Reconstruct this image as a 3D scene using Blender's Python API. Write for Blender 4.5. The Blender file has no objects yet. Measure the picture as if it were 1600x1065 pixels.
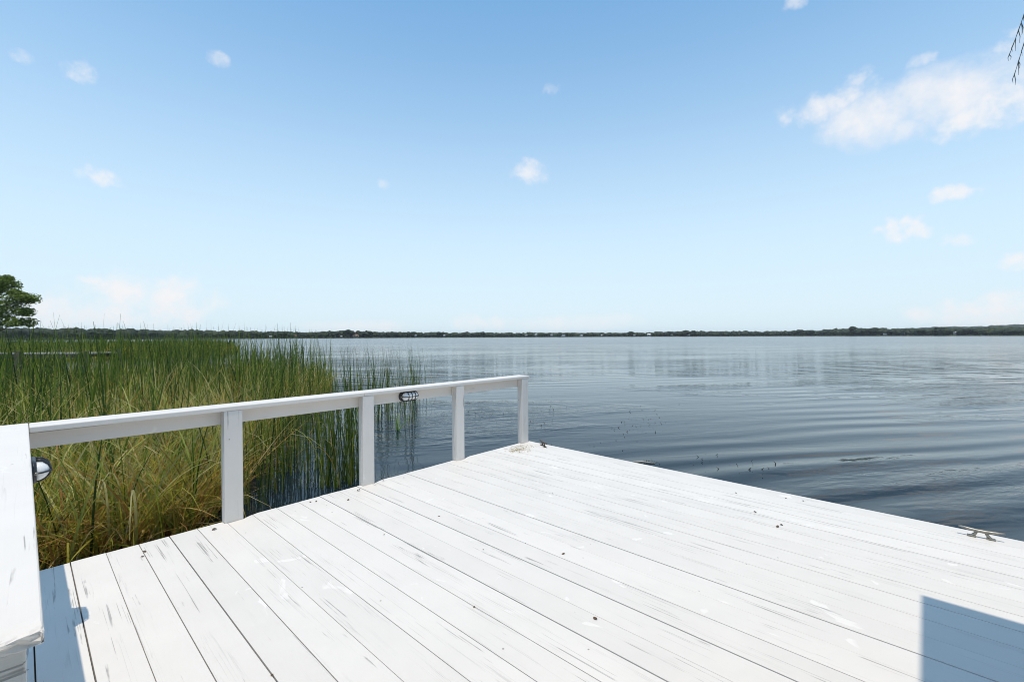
import bpy, bmesh, math, random
import numpy as np
from mathutils import Vector, Matrix
R = math.radians
rng = np.random.default_rng(7)
random.seed(7)
S = bpy.context.scene
COL = S.collection

# ------------------------------------------------------------------ camera
CAM_H = 1.55
YAW, PITCH, ROLL, FPX = 0.743186769, 0.0106006442, -0.00376583214, 703.742
WATER_Z = -0.60
fw = Vector((math.cos(YAW)*math.cos(PITCH), math.sin(YAW)*math.cos(PITCH), -math.sin(PITCH)))
rt0 = Vector((math.sin(YAW), -math.cos(YAW), 0)); up0 = rt0.cross(fw)
rt = rt0*math.cos(ROLL) + up0*math.sin(ROLL)
upv = -rt0*math.sin(ROLL) + up0*math.cos(ROLL)
CP = Vector((0, 0, CAM_H))
cam = bpy.data.cameras.new('camera'); camo = bpy.data.objects.new('camera', cam); COL.objects.link(camo)
m = Matrix((rt, upv, -fw)).transposed().to_4x4(); m.translation = CP
camo.matrix_world = m
cam.sensor_width = 36; cam.lens = FPX/1600*36; cam.clip_start = 0.05; cam.clip_end = 12000
S.camera = camo

def ray(x, y): return fw + rt*((x-800)/FPX) - upv*((y-532.5)/FPX)
def onz(x, y, z=0.0):
    d = ray(x, y); return CP + d*((z-CAM_H)/d.z)
def onplane(x, y, ax, v):
    d = ray(x, y); return CP + d*((v-CP[ax])/d[ax])
def ondepth(x, y, dep): return CP + ray(x, y)*dep

# ------------------------------------------------------------------ sky
SUN_TX, SUN_TY = 0.160, 0.092          # horizontal travel of the light per metre of fall
sun_dir = Vector((-SUN_TX, -SUN_TY, 1)).normalized()
sun_el = math.asin(sun_dir.z); sun_az = math.atan2(sun_dir.x, sun_dir.y)
W = bpy.data.worlds.new('World'); S.world = W; W.use_nodes = True
nt = W.node_tree; nt.nodes.clear()
def N(t, typ, **kw):
    n = t.nodes.new(typ)
    for k, v in kw.items(): setattr(n, k, v)
    return n
def MA(t, op, a, b=None, c=None, clamp=False):
    n = N(t, 'ShaderNodeMath', operation=op, use_clamp=clamp)
    for i, v in enumerate((a, b, c)):
        if v is None: continue
        if isinstance(v, (int, float)): n.inputs[i].default_value = v
        else: t.links.new(v, n.inputs[i])
    return n.outputs[0]
def MIX(t, fac, a, b, bt='MIX'):
    n = N(t, 'ShaderNodeMix', data_type='RGBA', blend_type=bt)
    for i, v in ((0, fac), (6, a), (7, b)):
        if isinstance(v, (int, float)): n.inputs[i].default_value = v
        elif isinstance(v, tuple): n.inputs[i].default_value = (*v, 1)
        else: t.links.new(v, n.inputs[i])
    return n.outputs[2]
def RAMP(t, val, stops):
    n = N(t, 'ShaderNodeValToRGB'); e = n.color_ramp.elements
    while len(e) < len(stops): e.new(0.5)
    for el, (p, c) in zip(e, stops): el.position = p; el.color = (*c, 1) if isinstance(c, tuple) else (c, c, c, 1)
    t.links.new(val, n.inputs[0]); return n.outputs[0]
def NOISE(t, vec, scale, detail=4, rough=0.5, dist=0.0):
    n = N(t, 'ShaderNodeTexNoise'); n.inputs['Scale'].default_value = scale; n.inputs['Detail'].default_value = detail
    n.inputs['Roughness'].default_value = rough; n.inputs['Distortion'].default_value = dist
    if vec is not None: t.links.new(vec, n.inputs['Vector'])
    return n.outputs[0]
sky = N(nt, 'ShaderNodeTexSky', sky_type='NISHITA', sun_disc=False)
sky.sun_elevation = sun_el; sky.sun_rotation = sun_az % (2*math.pi)
sky.altitude = 0; sky.air_density = 1.0; sky.dust_density = 0.25; sky.ozone_density = 2.0
SKY_STRENGTH = 0.14
tc = N(nt, 'ShaderNodeTexCoord'); D = tc.outputs['Generated']
vn = N(nt, 'ShaderNodeVectorMath', operation='NORMALIZE'); nt.links.new(D, vn.inputs[0]); D = vn.outputs[0]
nA = NOISE(nt, D, 9.0, 8, 0.60); nB = NOISE(nt, D, 24.0, 7, 0.60); nC = NOISE(nt, D, 52.0, 6, 0.60)
def cloud(x, y, a, b, amp=1.0, dens=1.0):
    c = ray(x, y).normalized(); return cloud_dir(c, a, b, amp, dens)
def cloud_dir(c, a, b, amp, dens):
    r = Vector((c.y, -c.x, 0)).normalized(); u = r.cross(c)
    d1 = N(nt, 'ShaderNodeVectorMath', operation='DOT_PRODUCT'); nt.links.new(D, d1.inputs[0]); d1.inputs[1].default_value = r/a
    d2 = N(nt, 'ShaderNodeVectorMath', operation='DOT_PRODUCT'); nt.links.new(D, d2.inputs[0]); d2.inputs[1].default_value = u/b
    d3 = N(nt, 'ShaderNodeVectorMath', operation='DOT_PRODUCT'); nt.links.new(D, d3.inputs[0]); d3.inputs[1].default_value = c
    q = MA(nt, 'ADD', MA(nt, 'MULTIPLY', d1.outputs['Value'], d1.outputs['Value']), MA(nt, 'MULTIPLY', d2.outputs['Value'], d2.outputs['Value']))
    nz_ = nA if a > .12 else (nB if a > .045 else nC)
    s = MA(nt, 'ADD', MA(nt, 'SUBTRACT', 0.72, q), MA(nt, 'MULTIPLY', MA(nt, 'SUBTRACT', nz_, 0.5), 6.0*amp))
    mr = N(nt, 'ShaderNodeMapRange', interpolation_type='SMOOTHSTEP'); nt.links.new(s, mr.inputs[0])
    mr.inputs[1].default_value = -.45; mr.inputs[2].default_value = 1.25; mr.inputs[3].default_value = 0; mr.inputs[4].default_value = dens
    return MA(nt, 'MULTIPLY', mr.outputs[0], MA(nt, 'GREATER_THAN', d3.outputs['Value'], 0.2))
px = 1/FPX
clouds = [(1410,172,130,34,.85,.95),(1545,172,90,26,.85,.9),(1300,162,62,18,.8,.85),(1420,205,60,14,.8,.6),(830,268,30,15,.8,.85),(1412,358,33,17,.8,.85),(1488,302,30,11,.8,.8),(1495,376,22,8,.8,.5),
          (225,468,90,36,.8,.95),(120,488,90,22,.7,.8),(158,276,24,12,.8,.7),(124,112,18,12,.8,.5),(33,88,12,8,.8,.4),(342,92,16,9,.8,.45),(143,439,16,8,.8,.8),
          (1590,410,18,12,.8,.7),(1560,490,110,26,.7,.85),(880,505,110,14,.6,.8),(560,510,90,10,.6,.6),(745,503,50,11,.7,.6),(1437,97,15,8,.8,.5),(1241,6,14,8,.8,.5),
          (1590,70,30,16,.8,.5),(190,435,20,6,.8,.4),(600,288,10,6,.8,.35),(1290,218,9,6,.8,.4),(1345,125,18,12,.8,.5),(860,140,12,6,.8,.3)]
acc = None
for (x, y, a, b, amp, dn) in clouds:
    sc = 1/math.sqrt(1+((x-800)/FPX)**2)
    v = cloud(x, y, a*px*sc*1.12, b*px*sc*1.35, amp*.75, dn)
    acc = v if acc is None else MA(nt, 'MAXIMUM', acc, v)
crng = random.Random(11)                      # the same kind of small fair-weather cloud goes on round the rest of the sky
for k in range(26):
    az = YAW + R(58) + crng.random()*R(244); el = R(crng.choice([3, 5, 9, 14, 22, 30, 40]) + crng.random()*4)
    c = Vector((math.cos(az)*math.cos(el), math.sin(az)*math.cos(el), math.sin(el)))
    a = crng.uniform(.03, .2); acc = MA(nt, 'MAXIMUM', acc, cloud_dir(c, a, a*.36, .75, crng.uniform(.5, .95)))
for (da, e_, a) in ((-29, 43, .24), (-45, 38, .24), (-60, 33, .22), (-18, 50, .22), (-5, 54, .18), (-38, 52, .24), (-24, 66, .2), (14, 60, .14), (36, 62, .16), (-56, 64, .18), (58, 46, .10)):   # higher cumulus, the ones the lake mirrors
    az = YAW + R(da); el = R(e_)
    c = Vector((math.cos(az)*math.cos(el), math.sin(az)*math.cos(el), math.sin(el)))
    acc = MA(nt, 'MAXIMUM', acc, cloud_dir(c, a, a*.42, .8, .95))
sm = MA(nt, 'SMOOTH_MIN', acc, 0.96, 0.1)
hs = N(nt, 'ShaderNodeHueSaturation'); nt.links.new(sky.outputs[0], hs.inputs['Color'])
hs.inputs['Saturation'].default_value = 1.0; hs.inputs['Value'].default_value = 1.0
sep = N(nt, 'ShaderNodeSeparateXYZ'); nt.links.new(D, sep.inputs[0])
elz = MA(nt, 'MAXIMUM', sep.outputs[2], 0.0)
q_ = MA(nt, 'DIVIDE', elz, 0.43)
hz = MA(nt, 'POWER', 2.718, MA(nt, 'MULTIPLY', MA(nt, 'MULTIPLY', q_, q_), -1.0))     # pale moist air, thickest low down, all round
HZ = MA(nt, 'MULTIPLY', hz, 0.95)
k = 1/SKY_STRENGTH
tint = MIX(nt, 1.0, hs.outputs[0], (0.78, 1.42, 1.52), 'MULTIPLY')
base = MIX(nt, HZ, tint, (0.75*k, 0.88*k, 0.97*k))
cl = MIX(nt, sm, base, (0.95*k, 0.935*k, 0.945*k))
bg = N(nt, 'ShaderNodeBackground'); bg.inputs[1].default_value = SKY_STRENGTH
nt.links.new(cl, bg.inputs[0])
wo = N(nt, 'ShaderNodeOutputWorld'); nt.links.new(bg.outputs[0], wo.inputs[0])

sun = bpy.data.lights.new('sun', 'SUN'); suno = bpy.data.objects.new('sun', sun); COL.objects.link(suno)
sun.energy = 3.45; sun.angle = R(0.53); sun.color = (1.0, 0.895, 0.755)
suno.location = (0, 0, 30); suno.rotation_euler = sun_dir.to_track_quat('Z', 'Y').to_euler()

S.render.engine = 'CYCLES'
S.view_settings.view_transform = 'Standard'; S.view_settings.look = 'None'
S.view_settings.exposure = 0.0; S.view_settings.gamma = 1.0; S.view_settings.use_curve_mapping = False
S.cycles.filter_width = 1.0; S.cycles.max_bounces = 8; S.cycles.transparent_max_bounces = 8

# ------------------------------------------------------------------ helpers
def tag(o, label=None, cat=None, group=None, kind=None):
    if label: o['label'] = label
    if cat: o['category'] = cat
    if group: o['group'] = group
    if kind: o['kind'] = kind
    return o
def link(o, parent=None):
    COL.objects.link(o)
    if parent: o.parent = parent
    return o
def empty(name, loc=(0, 0, 0), rz=0):
    o = bpy.data.objects.new(name, None); o.location = loc; o.rotation_euler = (0, 0, rz); o.empty_display_size = .1
    return link(o)
def mesh_obj(name, verts, faces, mat, parent=None, smooth=False):
    me = bpy.data.meshes.new(name); me.from_pydata([tuple(v) for v in verts], [], faces); me.update()
    if mat: me.materials.append(mat)
    if smooth: me.polygons.foreach_set('use_smooth', [True]*len(me.polygons))
    return link(bpy.data.objects.new(name, me), parent)
def bm_obj(name, bm, mat, parent=None, smooth=False, loc=(0, 0, 0)):
    me = bpy.data.meshes.new(name); bm.normal_update(); bm.to_mesh(me); bm.free()
    if mat: me.materials.append(mat)
    if smooth: me.polygons.foreach_set('use_smooth', [True]*len(me.polygons))
    o = bpy.data.objects.new(name, me); o.location = loc
    return link(o, parent)
def box_bm(x0, x1, y0, y1, z0, z1, bev=0.0, bm=None):
    b = bm or bmesh.new()
    r = bmesh.ops.create_cube(b, size=1.0)
    for v in r['verts']:
        v.co = Vector((x0+(v.co.x+.5)*(x1-x0), y0+(v.co.y+.5)*(y1-y0), z0+(v.co.z+.5)*(z1-z0)))
    if bev:
        es = {e for v in r['verts'] for e in v.link_edges}
        bmesh.ops.bevel(b, geom=list(es), offset=bev, segments=2, profile=.5, affect='EDGES')
    return b
def box(name, ext, mat, parent=None, bev=0.0):
    """mesh box whose origin is its centre, so object coordinates differ from piece to piece"""
    x0, x1, y0, y1, z0, z1 = ext; c = Vector(((x0+x1)/2, (y0+y1)/2, (z0+z1)/2))
    return bm_obj(name, box_bm(x0-c.x, x1-c.x, y0-c.y, y1-c.y, z0-c.z, z1-c.z, bev), mat, parent, loc=c)
def tube(bm, pts, rad, seg=8, cap=True):
    pts = [Vector(p) for p in pts]; n = len(pts)
    if not hasattr(rad, '__len__'): rad = [rad]*n
    rings = []; ref = None
    for i, p in enumerate(pts):
        t = (pts[min(i+1, n-1)] - pts[max(i-1, 0)]).normalized()
        if ref is None: ref = t.orthogonal().normalized()
        ref = (ref - t*ref.dot(t)).normalized(); b = t.cross(ref)
        rings.append([bm.verts.new(p + (ref*math.cos(2*math.pi*k/seg) + b*math.sin(2*math.pi*k/seg))*rad[i]) for k in range(seg)])
    for a, b in zip(rings, rings[1:]):
        for k in range(seg): bm.faces.new((a[k], a[(k+1) % seg], b[(k+1) % seg], b[k]))
    if cap:
        bm.faces.new(rings[0][::-1]); bm.faces.new(rings[-1])
    return bm

# ------------------------------------------------------------------ materials
def mat(name):
    mt = bpy.data.materials.new(name); mt.use_nodes = True
    t = mt.node_tree; b = t.nodes['Principled BSDF']
    return mt, t, b
def simple(name, col, rough=.6, metal=0.0, var=0.0, vs=8.0):
    mt, t, b = mat(name)
    b.inputs['Roughness'].default_value = rough; b.inputs['Metallic'].default_value = metal
    tcn = N(t, 'ShaderNodeTexCoord')
    nzv = NOISE(t, tcn.outputs['Object'], vs, 4)
    lo = tuple(c*(1-var) for c in col); hi = tuple(min(1, c*(1+var)) for c in col)
    t.links.new(RAMP(t, nzv, [(.3, lo), (.7, hi)]), b.inputs['Base Color'])
    return mt
def paint(name, axis=1, crack=0.5, base=(.70, .655, .60), spots=True, wear=0.5, grain=1.0):
    """white paint on weathered boards; axis = the board's long direction"""
    mt, t, b = mat(name)
    oi = N(t, 'ShaderNodeObjectInfo'); tcn = N(t, 'ShaderNodeTexCoord')
    off = N(t, 'ShaderNodeVectorMath', operation='SCALE'); off.inputs[0].default_value = (37.0, 91.0, 53.0)
    t.links.new(oi.outputs['Random'], off.inputs['Scale'])
    ad = N(t, 'ShaderNodeVectorMath', operation='ADD'); t.links.new(tcn.outputs['Object'], ad.inputs[0]); t.links.new(off.outputs[0], ad.inputs[1])
    P = ad.outputs[0]
    def stretched(across, along):
        mp = N(t, 'ShaderNodeMapping'); sc = [across]*3; sc[axis] = along
        mp.inputs['Scale'].default_value = sc; t.links.new(P, mp.inputs['Vector']); return mp.outputs[0]
    # long fine checks in the grain
    g1 = NOISE(t, stretched(26, .32), 1.0, 2, .5, .12)
    g2 = NOISE(t, stretched(50, .8), 1.0, 2, .5, .15)
    where = NOISE(t, stretched(12, 1.6), 1.0, 4, .6)
    line1 = RAMP(t, MA(t, 'ABSOLUTE', MA(t, 'SUBTRACT', g1, .5)), [(0.006, 1.0), (.015, .0)])
    line2 = RAMP(t, MA(t, 'ABSOLUTE', MA(t, 'SUBTRACT', g2, .5)), [(0.008, 1.0), (.022, .0)])
    wmask = RAMP(t, where, [(.66-.16*crack, 0.0), (.72-.16*crack, 1.0)])
    w2 = RAMP(t, NOISE(t, stretched(14, 1.3), 1.0, 3), [(.54, 0.0), (.68, 1.0)])
    crk = MA(t, 'MAXIMUM', MA(t, 'MULTIPLY', line1, wmask), MA(t, 'MULTIPLY', MA(t, 'MULTIPLY', line2, w2), .55*crack), clamp=True)
    # tone
    big = NOISE(t, P, 2.3, 4, .6)
    c0 = RAMP(t, big, [(.3, tuple(c*.94 for c in base)), (.7, base)])
    tone = N(t, 'ShaderNodeHueSaturation'); t.links.new(c0, tone.inputs['Color'])
    t.links.new(MA(t, 'ADD', .955, MA(t, 'MULTIPLY', oi.outputs['Random'], .06)), tone.inputs['Value'])
    c = tone.outputs[0]
    fresh = RAMP(t, NOISE(t, stretched(5.5, 3.6), 1.0, 3, .5, .8), [(.68, 0.0), (.71, .75)])
    c = MIX(t, fresh, c, (.755, .712, .658))
    grey = RAMP(t, NOISE(t, stretched(26, 1.6), 1.0, 5, .65), [(.60, 0.0), (.84, .45*wear)])
    c = MIX(t, grey, c, (.44, .43, .40))
    c = MIX(t, MA(t, 'MULTIPLY', crk, .58), c, (.13, .125, .115))
    if spots:
        vo = N(t, 'ShaderNodeTexVoronoi'); vo.inputs['Scale'].default_value = 7.0; t.links.new(P, vo.inputs['Vector'])
        sp = RAMP(t, vo.outputs['Distance'], [(.025, 1.0), (.05, 0.0)])
        gate = MA(t, 'GREATER_THAN', MA(t, 'FRACT', MA(t, 'MULTIPLY', vo.outputs['Color'], 7.31)), .62)
        c = MIX(t, MA(t, 'MULTIPLY', MA(t, 'MULTIPLY', sp, gate), .8), c, (.16, .14, .11))
        st = RAMP(t, NOISE(t, P, 3.1, 6, .7, .3), [(.69, 0.0), (.76, .35)])
        c = MIX(t, st, c, (.52, .46, .36))
    t.links.new(c, b.inputs['Base Color'])
    b.inputs['Roughness'].default_value = .55; b.inputs['Specular IOR Level'].default_value = .35
    hgt = MA(t, 'SUBTRACT', MA(t, 'MULTIPLY', NOISE(t, stretched(60, 2.0), 1.0, 5, .6), .35*grain), crk)
    bp = N(t, 'ShaderNodeBump'); bp.inputs['Strength'].default_value = .55; bp.inputs['Distance'].default_value = .003
    t.links.new(hgt, bp.inputs['Height']); t.links.new(bp.outputs[0], b.inputs['Normal'])
    return mt
M = {}
M['deck'] = paint('deck_paint', 1, .62, wear=.4)
M['railx'] = paint('rail_paint_x', 0, .5, base=(.715, .67, .62), spots=True, wear=.6)
M['raily'] = paint('rail_paint_y', 1, .5, base=(.715, .67, .62), spots=True, wear=.25)
M['post'] = paint('post_paint', 2, .5, base=(.715, .67, .62), spots=True, wear=.6)
M['endpost'] = paint('end_post_paint', 0, 1.5, base=(.62, .61, .58), spots=True, wear=1.1, grain=3.0)
M['under'] = simple('old_treated_timber', (.12, .10, .075), .85, 0, .4, 6)
M['black'] = simple('black_painted_metal', (.016, .018, .022), .4, 0, .3, 40)
M['galv'] = simple('galvanised_steel', (.30, .285, .25), .5, .8, .35, 60)
M['rust'] = simple('rusted_steel', (.10, .075, .06), .75, .4, .5, 60)
M['greywood'] = simple('grey_weathered_timber', (.30, .28, .25), .85, 0, .35, 5)
M['leafdry'] = simple('dry_leaf', (.11, .065, .035), .8, 0, .4, 30)
M['straw'] = simple('dry_straw', (.42, .34, .18), .85, 0, .3, 30)
M['moss'] = simple('grey_hanging_moss', (.20, .21, .18), .9, 0, .3, 40)
M['bark'] = simple('bark', (.09, .075, .06), .9, 0, .4, 4)
M['bank'] = simple('bank_soil_and_grass', (.07, .085, .03), .95, 0, .4, .2)
M['shore'] = simple('far_shore_ground', (.09, .10, .05), .95, 0, .4, .02)
# frosted glass of the lamps
mt, t, b = mat('frosted_lamp_glass'); b.inputs['Base Color'].default_value = (.78, .78, .77, 1); b.inputs['Roughness'].default_value = .18
b.inputs['Subsurface Weight'].default_value = .15; b.inputs['Subsurface Radius'].default_value = (.02, .02, .02)
t.links.new(RAMP(t, NOISE(t, None, 30), [(.3, (.74, .74, .73)), (.7, (.80, .80, .79))]), b.inputs['Base Color']); M['lens'] = mt
def leafmat(name, trans=.35, rough=.5, tint=(1, 1, 1)):
    mt, t, b = mat(name)
    at = N(t, 'ShaderNodeAttribute', attribute_name='tint')
    tcn = N(t, 'ShaderNodeTexCoord')
    v = RAMP(t, NOISE(t, tcn.outputs['Object'], 2.2, 3), [(.3, .78), (.7, 1.2)])
    c = MIX(t, 1.0, at.outputs['Color'], v, 'MULTIPLY')
    t.links.new(c, b.inputs['Base Color']); b.inputs['Roughness'].default_value = rough
    b.inputs['Specular IOR Level'].default_value = .22
    tr = N(t, 'ShaderNodeBsdfTranslucent'); t.links.new(c, tr.inputs[0])
    mx = N(t, 'ShaderNodeMixShader'); mx.inputs[0].default_value = trans
    t.links.new(b.outputs[0], mx.inputs[1]); t.links.new(tr.outputs[0], mx.inputs[2])
    t.links.new(mx.outputs[0], t.nodes['Material Output'].inputs[0]); return mt
M['reed'] = leafmat('reed_blades', .48, .42)
M['foliage'] = leafmat('tree_leaves', .3, .5)
M['farfol'] = leafmat('far_tree_leaves', .15, .7)

# ---- lake water
mt, t, b = mat('lake_water'); M['water'] = mt
geo = N(t, 'ShaderNodeNewGeometry')
def wmap(ang, sx, sy):
    mp = N(t, 'ShaderNodeMapping', vector_type='TEXTURE'); mp.inputs['Rotation'].default_value = (0, 0, ang)
    mp.inputs['Scale'].default_value = (1/sx, 1/sy, 1); t.links.new(geo.outputs['Position'], mp.inputs['Vector']); return mp.outputs[0]
crest = YAW - R(90) + R(9)                       # crests run roughly across the view
long_ = NOISE(t, wmap(crest, .22, .95), 1.0, 3, .5, .6)
mid_ = NOISE(t, wmap(crest + R(14), 1.1, 3.4), 1.0, 3, .5, .3)
fine = NOISE(t, wmap(crest - R(10), 5.0, 13.0), 1.0, 3, .55)
patch = NOISE(t, wmap(crest + R(4), .07, .19), 1.0, 5, .55, .5)
sepw = N(t, 'ShaderNodeSeparateXYZ'); t.links.new(geo.outputs['Position'], sepw.inputs[0])
out_ = N(t, 'ShaderNodeMapRange'); t.links.new(MA(t, 'ADD', sepw.outputs[0], MA(t, 'MULTIPLY', sepw.outputs[1], .6)), out_.inputs[0])
out_.inputs[1].default_value = 30; out_.inputs[2].default_value = 150; out_.inputs[3].default_value = 0; out_.inputs[4].default_value = .9     # the open lake away from the sheltering reeds is breezier
ruff = MA(t, 'MAXIMUM', RAMP(t, patch, [(.50, .02), (.62, 1.0)]), out_.outputs[0])
wv = N(t, 'ShaderNodeTexWave', wave_type='BANDS', bands_direction='Y'); t.links.new(wmap(crest + R(3), .30, 1.0), wv.inputs['Vector'])
wv.inputs['Scale'].default_value = .34; wv.inputs['Distortion'].default_value = 5.5; wv.inputs['Detail'].default_value = 2.0; wv.inputs['Detail Scale'].default_value = .9
wmask_ = RAMP(t, NOISE(t, wmap(crest, .05, .09), 1.0, 3, .5), [(.36, 0.0), (.58, 1.0)])
swell = MA(t, 'MULTIPLY', MA(t, 'MULTIPLY', wv.outputs['Fac'], .030), wmask_)
hgt = MA(t, 'ADD', MA(t, 'ADD', MA(t, 'MULTIPLY', long_, .020), swell),
     MA(t, 'ADD', MA(t, 'MULTIPLY', MA(t, 'MULTIPLY', mid_, .055), MA(t, 'ADD', .06, MA(t, 'MULTIPLY', ruff, .94))), MA(t, 'MULTIPLY', MA(t, 'MULTIPLY', fine, .013), ruff)))
bp = N(t, 'ShaderNodeBump'); bp.inputs['Strength'].default_value = 1.0; bp.inputs['Distance'].default_value = 1.0
t.links.new(hgt, bp.inputs['Height']); t.links.new(bp.outputs[0], b.inputs['Normal'])
t.links.new(RAMP(t, NOISE(t, wmap(0, .15, .15), 1.0, 3), [(.3, (.006, .014, .022)), (.7, (.014, .022, .025))]), b.inputs['Base Color'])
t.links.new(MA(t, 'ADD', .025, MA(t, 'MULTIPLY', out_.outputs[0], .14)), b.inputs['Roughness']); b.inputs['IOR'].default_value = 1.25

# ------------------------------------------------------------------ setting: lake and far shore
ww = mesh_obj('lake_water', [(-6000, -6000, WATER_Z), (6000, -6000, WATER_Z), (6000, 6000, WATER_Z), (-6000, 6000, WATER_Z)], [(0, 1, 2, 3)], M['water'])
tag(ww, 'calm blue grey lake water with soft ripples', 'lake', kind='structure')

def shore_dist(x):       # metres to the far water line, by direction
    return float(np.interp(x, [-400, 0, 400, 800, 1200, 1600, 2000], [620, 680, 760, 900, 1150, 1000, 950]))
def dirxy(x):
    d = ray(x, 522); v = Vector((d.x, d.y, 0)); return v.normalized()
# bank of the far shore, a real low slope of land
vs, fs = [], []
xs = list(range(-400, 2001, 40))
for i, x in enumerate(xs):
    d = dirxy(x); s = shore_dist(x)
    for r_, z in ((s-3, WATER_Z-1.0), (s, WATER_Z+.25), (s+60, WATER_Z+1.0), (s+900, WATER_Z+3), (s+2600, WATER_Z+4)):
        vs.append((d.x*r_, d.y*r_, z))
for i in range(len(xs)-1):
    for k in range(4):
        a = i*5+k; fs.append((a, a+5, a+6, a+1))
tag(mesh_obj('far_shore', vs, fs, M['shore']), 'low green land along the far side of the lake', 'shore', kind='structure')

def blob_arrays(center, rx, ry, rz, sub, seed, col, amp=.28, ico=[None]):
    if ico[0] is None:
        b = bmesh.new(); bmesh.ops.create_icosphere(b, subdivisions=3, radius=1.0)
        b.verts.ensure_lookup_table()
        ico[0] = (np.array([v.co[:] for v in b.verts]), np.array([[v.index for v in f.verts] for f in b.faces])); b.free()
    V, F = ico[0]; g = np.random.default_rng(seed)
    disp = np.ones(len(V)); 
    for o in range(5):
        f = g.normal(size=3)*(1.8 + 2.2*o); ph = g.random()*6.28
        disp += amp/(1+.45*o)*np.sin(V@f + ph)*.55
    disp += g.normal(size=len(V))*.07
    P = V*disp[:, None]*np.array([rx, ry, rz]) + np.array(center)
    tn = np.clip(1 + .35*g.normal(size=len(V))[:, None]*np.ones(3), .45, 1.6)*np.array(col)
    return P, F, tn
def join_arrays(name, parts, mt, parent=None, smooth=False):
    Vs, Fs, Cs = [], [], []; o = 0
    for P, F, C in parts:
        Vs.append(P); Fs.append(F+o); Cs.append(C); o += len(P)
    return arr_obj(name, np.concatenate(Vs), np.concatenate(Fs), np.concatenate(Cs), mt, parent, smooth)
def arr_obj(name, V, F, C, mt, parent=None, smooth=False):
    me = bpy.data.meshes.new(name); nv, nf, k = len(V), len(F), F.shape[1]
    me.vertices.add(nv); me.vertices.foreach_set('co', V.astype(np.float32).ravel())
    me.loops.add(nf*k); me.loops.foreach_set('vertex_index', F.astype(np.int32).ravel())
    me.polygons.add(nf); me.polygons.foreach_set('loop_start', np.arange(0, nf*k, k, dtype=np.int32))
    me.polygons.foreach_set('loop_total', np.full(nf, k, dtype=np.int32))
    if smooth: me.polygons.foreach_set('use_smooth', np.ones(nf, dtype=bool))
    a = me.attributes.new('tint', 'FLOAT_COLOR', 'POINT')
    a.data.foreach_set('color', np.concatenate([C, np.ones((nv, 1))], 1).astype(np.float32).ravel())
    me.update(calc_edges=True); me.materials.append(mt)
    return link(bpy.data.objects.new(name, me), parent)
# height profile of the far wood in metres
def wood_h(x):
    return float(np.interp(x, [-400, 100, 400, 470, 545, 600, 680, 760, 800, 900, 1000, 1060, 1150, 1250, 1300, 1345, 1400, 1470, 1530, 1600, 2000],
                              [12, 11.5, 10.5, 9.5, 11.5, 10, 9, 9, 8.5, 8.5, 8, 11, 10, 10.5, 12.5, 14.5, 12, 13, 11.5, 12, 12]))
parts = []; x = -380.0; sd = 100
while x < 1990:
    s = shore_dist(x); h = wood_h(x)*random.uniform(.78, 1.0); w = h*random.uniform(.5, .8)
    for row in range(2):
        d = dirxy(x + random.uniform(-4, 4)); rr = s + 14 + row*22 + random.uniform(-4, 10)
        hh = h*(1 if row == 0 else 1.08); zc = WATER_Z + .4 + hh*.5
        g = random.uniform(.75, 1.2); col = (.030*g, .044*g, .022*g)
        if random.random() < .25: col = (.045*g, .060*g, .024*g)
        parts.append(blob_arrays((d.x*rr, d.y*rr, zc), w*1.15, w*1.15, hh*.52, 2, sd, col)); sd += 1
    x += w*1.15*FPX/s*.95/math.sqrt(1+((x-800)/FPX)**2)**-1*.6
for x in np.arange(-380, 1990, 3.2):
    d = dirxy(x + random.uniform(-1, 1)); rr = shore_dist(x) + random.uniform(1, 3.5); hh = random.uniform(.7, 1.9); g = random.uniform(.7, 1.3)
    parts.append(blob_arrays((d.x*rr, d.y*rr, WATER_Z+.2+hh*.4), random.uniform(1.8, 3), 2, hh*.6, 2, sd, (.045*g, .058*g, .024*g))); sd += 1
fa = join_arrays('far_wood', parts, M['farfol'])
tag(fa, 'dark green wood along the far shore of the lake', 'wood', kind='stuff')
# more distant wooded rise behind on the right, haze put into its paler colour
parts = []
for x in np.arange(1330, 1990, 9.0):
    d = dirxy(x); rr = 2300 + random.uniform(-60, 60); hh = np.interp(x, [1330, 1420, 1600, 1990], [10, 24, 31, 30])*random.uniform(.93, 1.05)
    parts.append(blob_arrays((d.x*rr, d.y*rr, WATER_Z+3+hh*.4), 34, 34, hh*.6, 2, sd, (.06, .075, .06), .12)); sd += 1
tag(join_arrays('distant_wood', parts, M['farfol']), 'wooded rise behind the far shore, haze put into its pale colour', 'wood', kind='stuff')
# crowns that stand out of the far wood
def far_tree(x, top, w, label, slim=False):
    s = shore_dist(x) + 8; d = dirxy(x); bs = Vector((d.x*s, d.y*s, WATER_Z+.35))
    base_y = 524.5 - (x-800)*.0036
    h = (base_y - top)*s/FPX*math.hypot(1, (x-800)/FPX)**-1 + 2.0; ww_ = w*s/FPX*.5
    e = empty('shore_tree', bs); tag(e, label, 'tree', 'trees standing out of the far wood')
    tb = bmesh.new(); tube(tb, [(0, 0, -.2), (.15, .1, h*.35), (0, 0, h*.8)], [.4, .32, .1], 6); bm_obj('trunk', tb, M['bark'], e)
    pr = []
    for q in range(7 if not slim else 3):
        a = random.random()*6.28; rr = ww_*.55*random.random()**.5; zz = h*random.uniform(.45, .82)
        pr.append(blob_arrays((math.cos(a)*rr, math.sin(a)*rr, zz), ww_*.6, ww_*.6, h*.2, 2, int(x)*10+q, (.028, .042, .020)))
    join_arrays('crown', pr, M['farfol'], e)
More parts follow.
